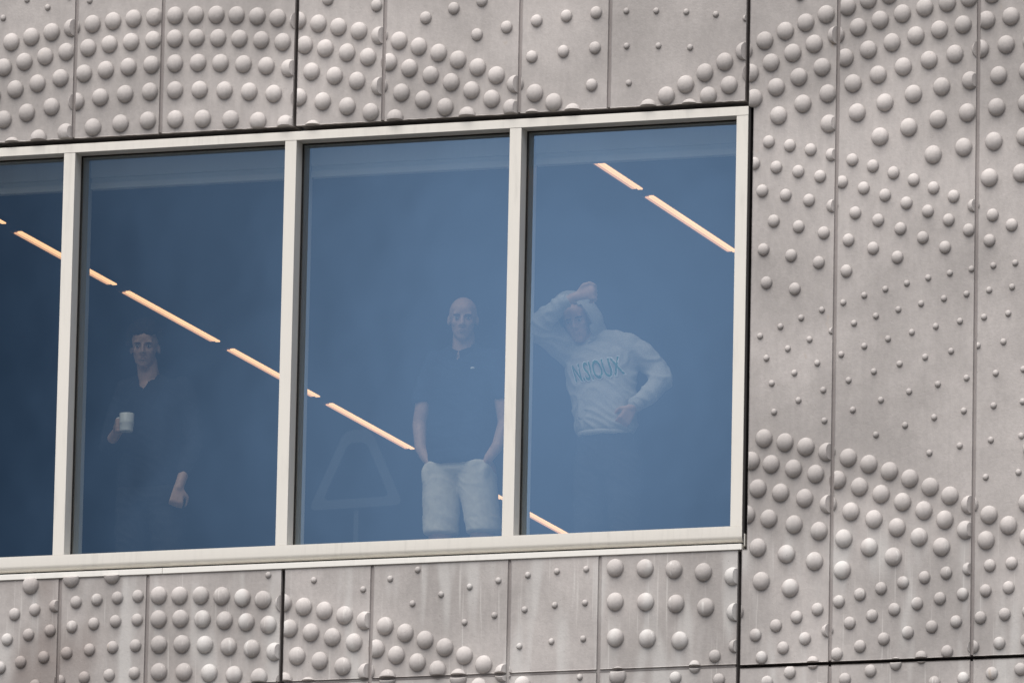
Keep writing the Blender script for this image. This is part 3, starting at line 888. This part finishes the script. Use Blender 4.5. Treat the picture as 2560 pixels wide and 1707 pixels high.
# loose fist: palm continues the forearm, fingers folded down
d = Vector((.92, 0, .22)).normalized()
wv = Vector(LA[3]); up = Vector((-.22, 0, .92)).normalized()
B.chain([wv, wv + d * .075 + up * .004], [(.026, .018, .024), (.034, .020, .038)], .4)
for i in range(4):
    base = wv + d * (.088 - .004 * i) + up * (.034 - .022 * i)
    k1 = base + d * .020 + Vector((0, .022, 0)) - up * .004
    k2 = k1 - d * .022 + Vector((0, .020, 0)) - up * .004
    k3 = k2 - d * .018 - Vector((0, .008, 0))
    B.chain([base, base + d * .014, k1, k2, k3], [.0105, .0102, .0096, .0088, .0078], .5)
B.chain([wv + d * .025 + up * .022, wv + d * .055 + up * .044 + Vector((0, -.012, 0)), wv + d * .090 + up * .046 + Vector((0, -.010, 0)), wv + d * .108 + up * .034 + Vector((0, .002, 0))], [.0135, .0112, .0098, .0082], .5)
RA = [(2.850, .46, -1.12), (2.985, .50, -1.235), (3.035, .47, -1.315), (2.935, .36, -1.445), (2.915, .345, -1.465)]
B.chain(RA, [.044, .037, .034, .028, .026])
hand(B, RA[-1], (-.55, -.10, -.9), (.6, -1, -.3), .45, .9, 1)
legs(B, 2.76, .45, -1.77, .10, (.058, .044, .036))
B.build('body', SK3, t)
face_bits(T, M, t, BROW, .93)
S = Blob()
S.chain([(2.665, .465, -1.115), (2.685, .46, -1.15)], [(.085, .072, .03), (.150, .088, .045)])
S.chain([(a[0], a[1], a[2]) for a, b in tor[:4]], [(b[0] + .026, b[1] + .026, b[2]) for a, b in tor[:4]])
S.chain([(2.700, .465, -1.085), (2.775, .465, -1.105), (2.840, .465, -1.135)], [(.060, .07, .045), (.065, .075, .055), .078])
S.chain([(2.60, .465, -1.13), (2.56, .46, -1.17)], [(.06, .07, .06), .072])
S.chain([(2.80, .46, -1.20), (2.83, .46, -1.32)], [(.10, .09, .09), (.06, .08, .08)])
S.chain([(2.735, .44, -1.50), (2.74, .44, -1.55)], [(.145, .13, .05), (.140, .126, .035)])
S.chain([(2.56, .46, -1.17), (2.50, .38, -1.11), (2.425, .28, -1.045), (2.485, .255, -1.00), (2.575, .235, -.935)], [.075, .072, (.070, .06, .068), (.052, .045, .056), .040])
S.chain([(2.83, .46, -1.13), (2.92, .48, -1.18), (2.985, .50, -1.24), (3.020, .475, -1.31), (2.980, .42, -1.385), (2.928, .36, -1.445)], [.070, .066, .060, .057, .050, .038])
hd = S.build('sweatshirt', GREYH, t, .006, 8, .011)
for c, r_ in (((2.580, .235, -.932), 0), ((2.930, .358, -1.448), 1)):
    dd = Vector((.92, 0, .25)) if r_ == 0 else Vector((-.55, -.5, -.75))
    q = dd.normalized().to_track_quat('Z', 'Y').to_matrix().to_4x4()
    bm = bmesh.new(); bmesh.ops.create_cone(bm, cap_ends=False, segments=24, radius1=.040, radius2=.036, depth=.034, matrix=Matrix.Translation(c) @ q)
    bmesh.ops.solidify(bm, geom=bm.faces[:], thickness=.006)
    link('cuff', bm, GREYH, hd, 60)
hh = Blob(); hh.chain([(2.742, .44, -1.578), (2.742, .44, -1.590)], [(.146, .130, .016), (.143, .127, .016)]); hh.build('waistband', GREYH, hd, .005, 2)
# hood: open shell round the head
bm = bmesh.new()
bmesh.ops.create_uvsphere(bm, u_segments=40, v_segments=28, radius=1)
for v in bm.verts:
    x, y, z = v.co
    v.co = Vector((x * .128 - (.03 * z if z > 0 else 0), y * .128 + .020, z * .150 + (.022 if z > .3 else 0) * z + (y * .03)))
    if z < -.3: v.co.x *= 1 + (-z - .3) * .7; v.co.y += .02
dl = [v for v in bm.verts if v.co.y < -.055 and (v.co.x / .074) ** 2 + ((v.co.z + .005) / .108) ** 2 < 1.0]
bmesh.ops.delete(bm, geom=dl, context='VERTS')
for v in bm.verts:
    v.co = Vector((2.595, .405, -1.012)) + M @ v.co
bmesh.ops.recalc_face_normals(bm, faces=bm.faces[:])
bmesh.ops.solidify(bm, geom=bm.faces[:], thickness=.010)
ho = link('hood', bm, GREYH, hd, 60)
# pouch pocket on the belly
pk = Blob(); pk.chain([(2.71, .336, -1.43), (2.735, .334, -1.50)], [(.085, .012, .04), (.110, .012, .04)]); pk.build('pouch_pocket', GREYH, hd, .005, 3)
H = Blob()
H.chain([(2.75, .45, -1.60), (2.755, .45, -1.76)], [(.150, .12, .05), (.165, .125, .06)])
for sx in (-1, 1):
    H.chain([(2.755 + sx * .075, .45, -1.72), (2.76 + sx * .10, .44, -2.14), (2.76 + sx * .11, .46, ZF + .08)], [(.098, .115, .05), (.068, .075, .06), (.055, .062, .04)])
H.build('trousers', TROU, t, folds=.010)
feet(t, 2.76, .45, .10)
# lettering on the chest, laid onto the fleece
bv = BVHTree.FromPolygons([v.co.copy() for v in hd.data.vertices], [list(p.vertices) for p in hd.data.polygons])
def lettering(body, name, material, cx, cz, wd, ht, tilt, off, arch=0.0, parent=None, shear=0.0, fat=0.0):
    cu_ = bpy.data.curves.new('txt', 'FONT'); cu_.body = body; cu_.align_x = 'CENTER'; cu_.align_y = 'CENTER'; cu_.offset = fat; cu_.resolution_u = 3
    o = bpy.data.objects.new('txt', cu_); COL.objects.link(o)
    me = bpy.data.meshes.new_from_object(o.evaluated_get(bpy.context.evaluated_depsgraph_get()))
    bpy.data.objects.remove(o)
    bm = bmesh.new(); bm.from_mesh(me); bpy.data.meshes.remove(me)
    bmesh.ops.triangulate(bm, faces=bm.faces[:])
    bmesh.ops.subdivide_edges(bm, edges=[e for e in bm.edges if e.calc_length() > .12], cuts=2)
    xs = [v.co.x for v in bm.verts]; ys_ = [v.co.y for v in bm.verts]
    w0, h0 = max(xs) - min(xs), max(ys_) - min(ys_); mxx, myy = (max(xs) + min(xs)) / 2, (max(ys_) + min(ys_)) / 2
    ct, st_ = math.cos(R(tilt)), math.sin(R(tilt))
    for v in bm.verts:
        a = (v.co.x - mxx) / w0; b = (v.co.y - myy) / h0
        X = a * wd + shear * b * ht; Z = b * ht * (1 + .10 * math.cos(a * 3)) + arch * (1 - 4 * a * a)
        x = cx + X * ct - Z * st_; z = cz + X * st_ + Z * ct
        hit = bv.ray_cast(Vector((x, -.2, z)), Vector((0, 1, 0)))
        y = (hit[0].y if hit[0] else .33) - off
        v.co = (x, y, z)
    return link(name, bm, material, parent)
lettering('N.SIOUX', 'lettering', PALE, 2.722, -1.262, .262, .105, 9, .0030, -.008, hd, -.18, .035)
lettering('N.SIOUX', 'lettering', GREEN, 2.722, -1.262, .250, .094, 9, .0042, -.008, hd, -.18, .012)

# --- faint triangular frame on a post, standing in the room
TRI = painted('dull grey metal frame', (.060, .068, .075), .7, .1)
t = empty('frame_stand', (1.215, 1.0, ZF), 'faint grey A shaped frame on a thin post left of the bald man', 'stand')
bm = bmesh.new()
TP = [(1.150, -1.385), (1.290, -1.385), (1.475, -1.785), (.960, -1.795)]
def rounded(P, r, n=6):
    out = []
    for i in range(len(P)):
        a, b, c = Vector(P[i-1]), Vector(P[i]), Vector(P[(i+1) % len(P)])
        p = b + (a - b).normalized() * r; q = b + (c - b).normalized() * r
        for k in range(n + 1):
            u_ = k / n; out.append(p * (1-u_)**2 + b * 2 * u_ * (1-u_) + q * u_**2)
    return out
o_ = rounded([Vector(p) for p in TP], .05)
cen = Vector((1.22, -1.62))
inn = [cen + Vector(((p - cen).x * .70, (p - cen).y * .72)) for p in o_]
fr, bk_ = [], []
for y in (.985, 1.0):
    fr.append(([bm.verts.new((p.x, y, p.y)) for p in o_], [bm.verts.new((p.x, y, p.y)) for p in inn]))
n = len(o_)
for i in range(n):
    j = (i + 1) % n
    (ao, ai), (bo, bi) = fr
    bm.faces.new((ao[i], ao[j], ai[j], ai[i])); bm.faces.new((bo[j], bo[i], bi[i], bi[j]))
    bm.faces.new((ao[j], ao[i], bo[i], bo[j])); bm.faces.new((ai[i], ai[j], bi[j], bi[i]))
bmesh.ops.recalc_face_normals(bm, faces=bm.faces[:])
link('frame', bm, TRI, t)
bm = bmesh.new(); box(bm, 1.203, 1.227, 1.001, 1.02, ZF + .02, -1.74)
link('post', bm, TRI, t)
bm = bmesh.new(); box(bm, 1.10, 1.33, .93, 1.09, ZF, ZF + .02, .004, 1)
link('base_plate', bm, TRI, t)
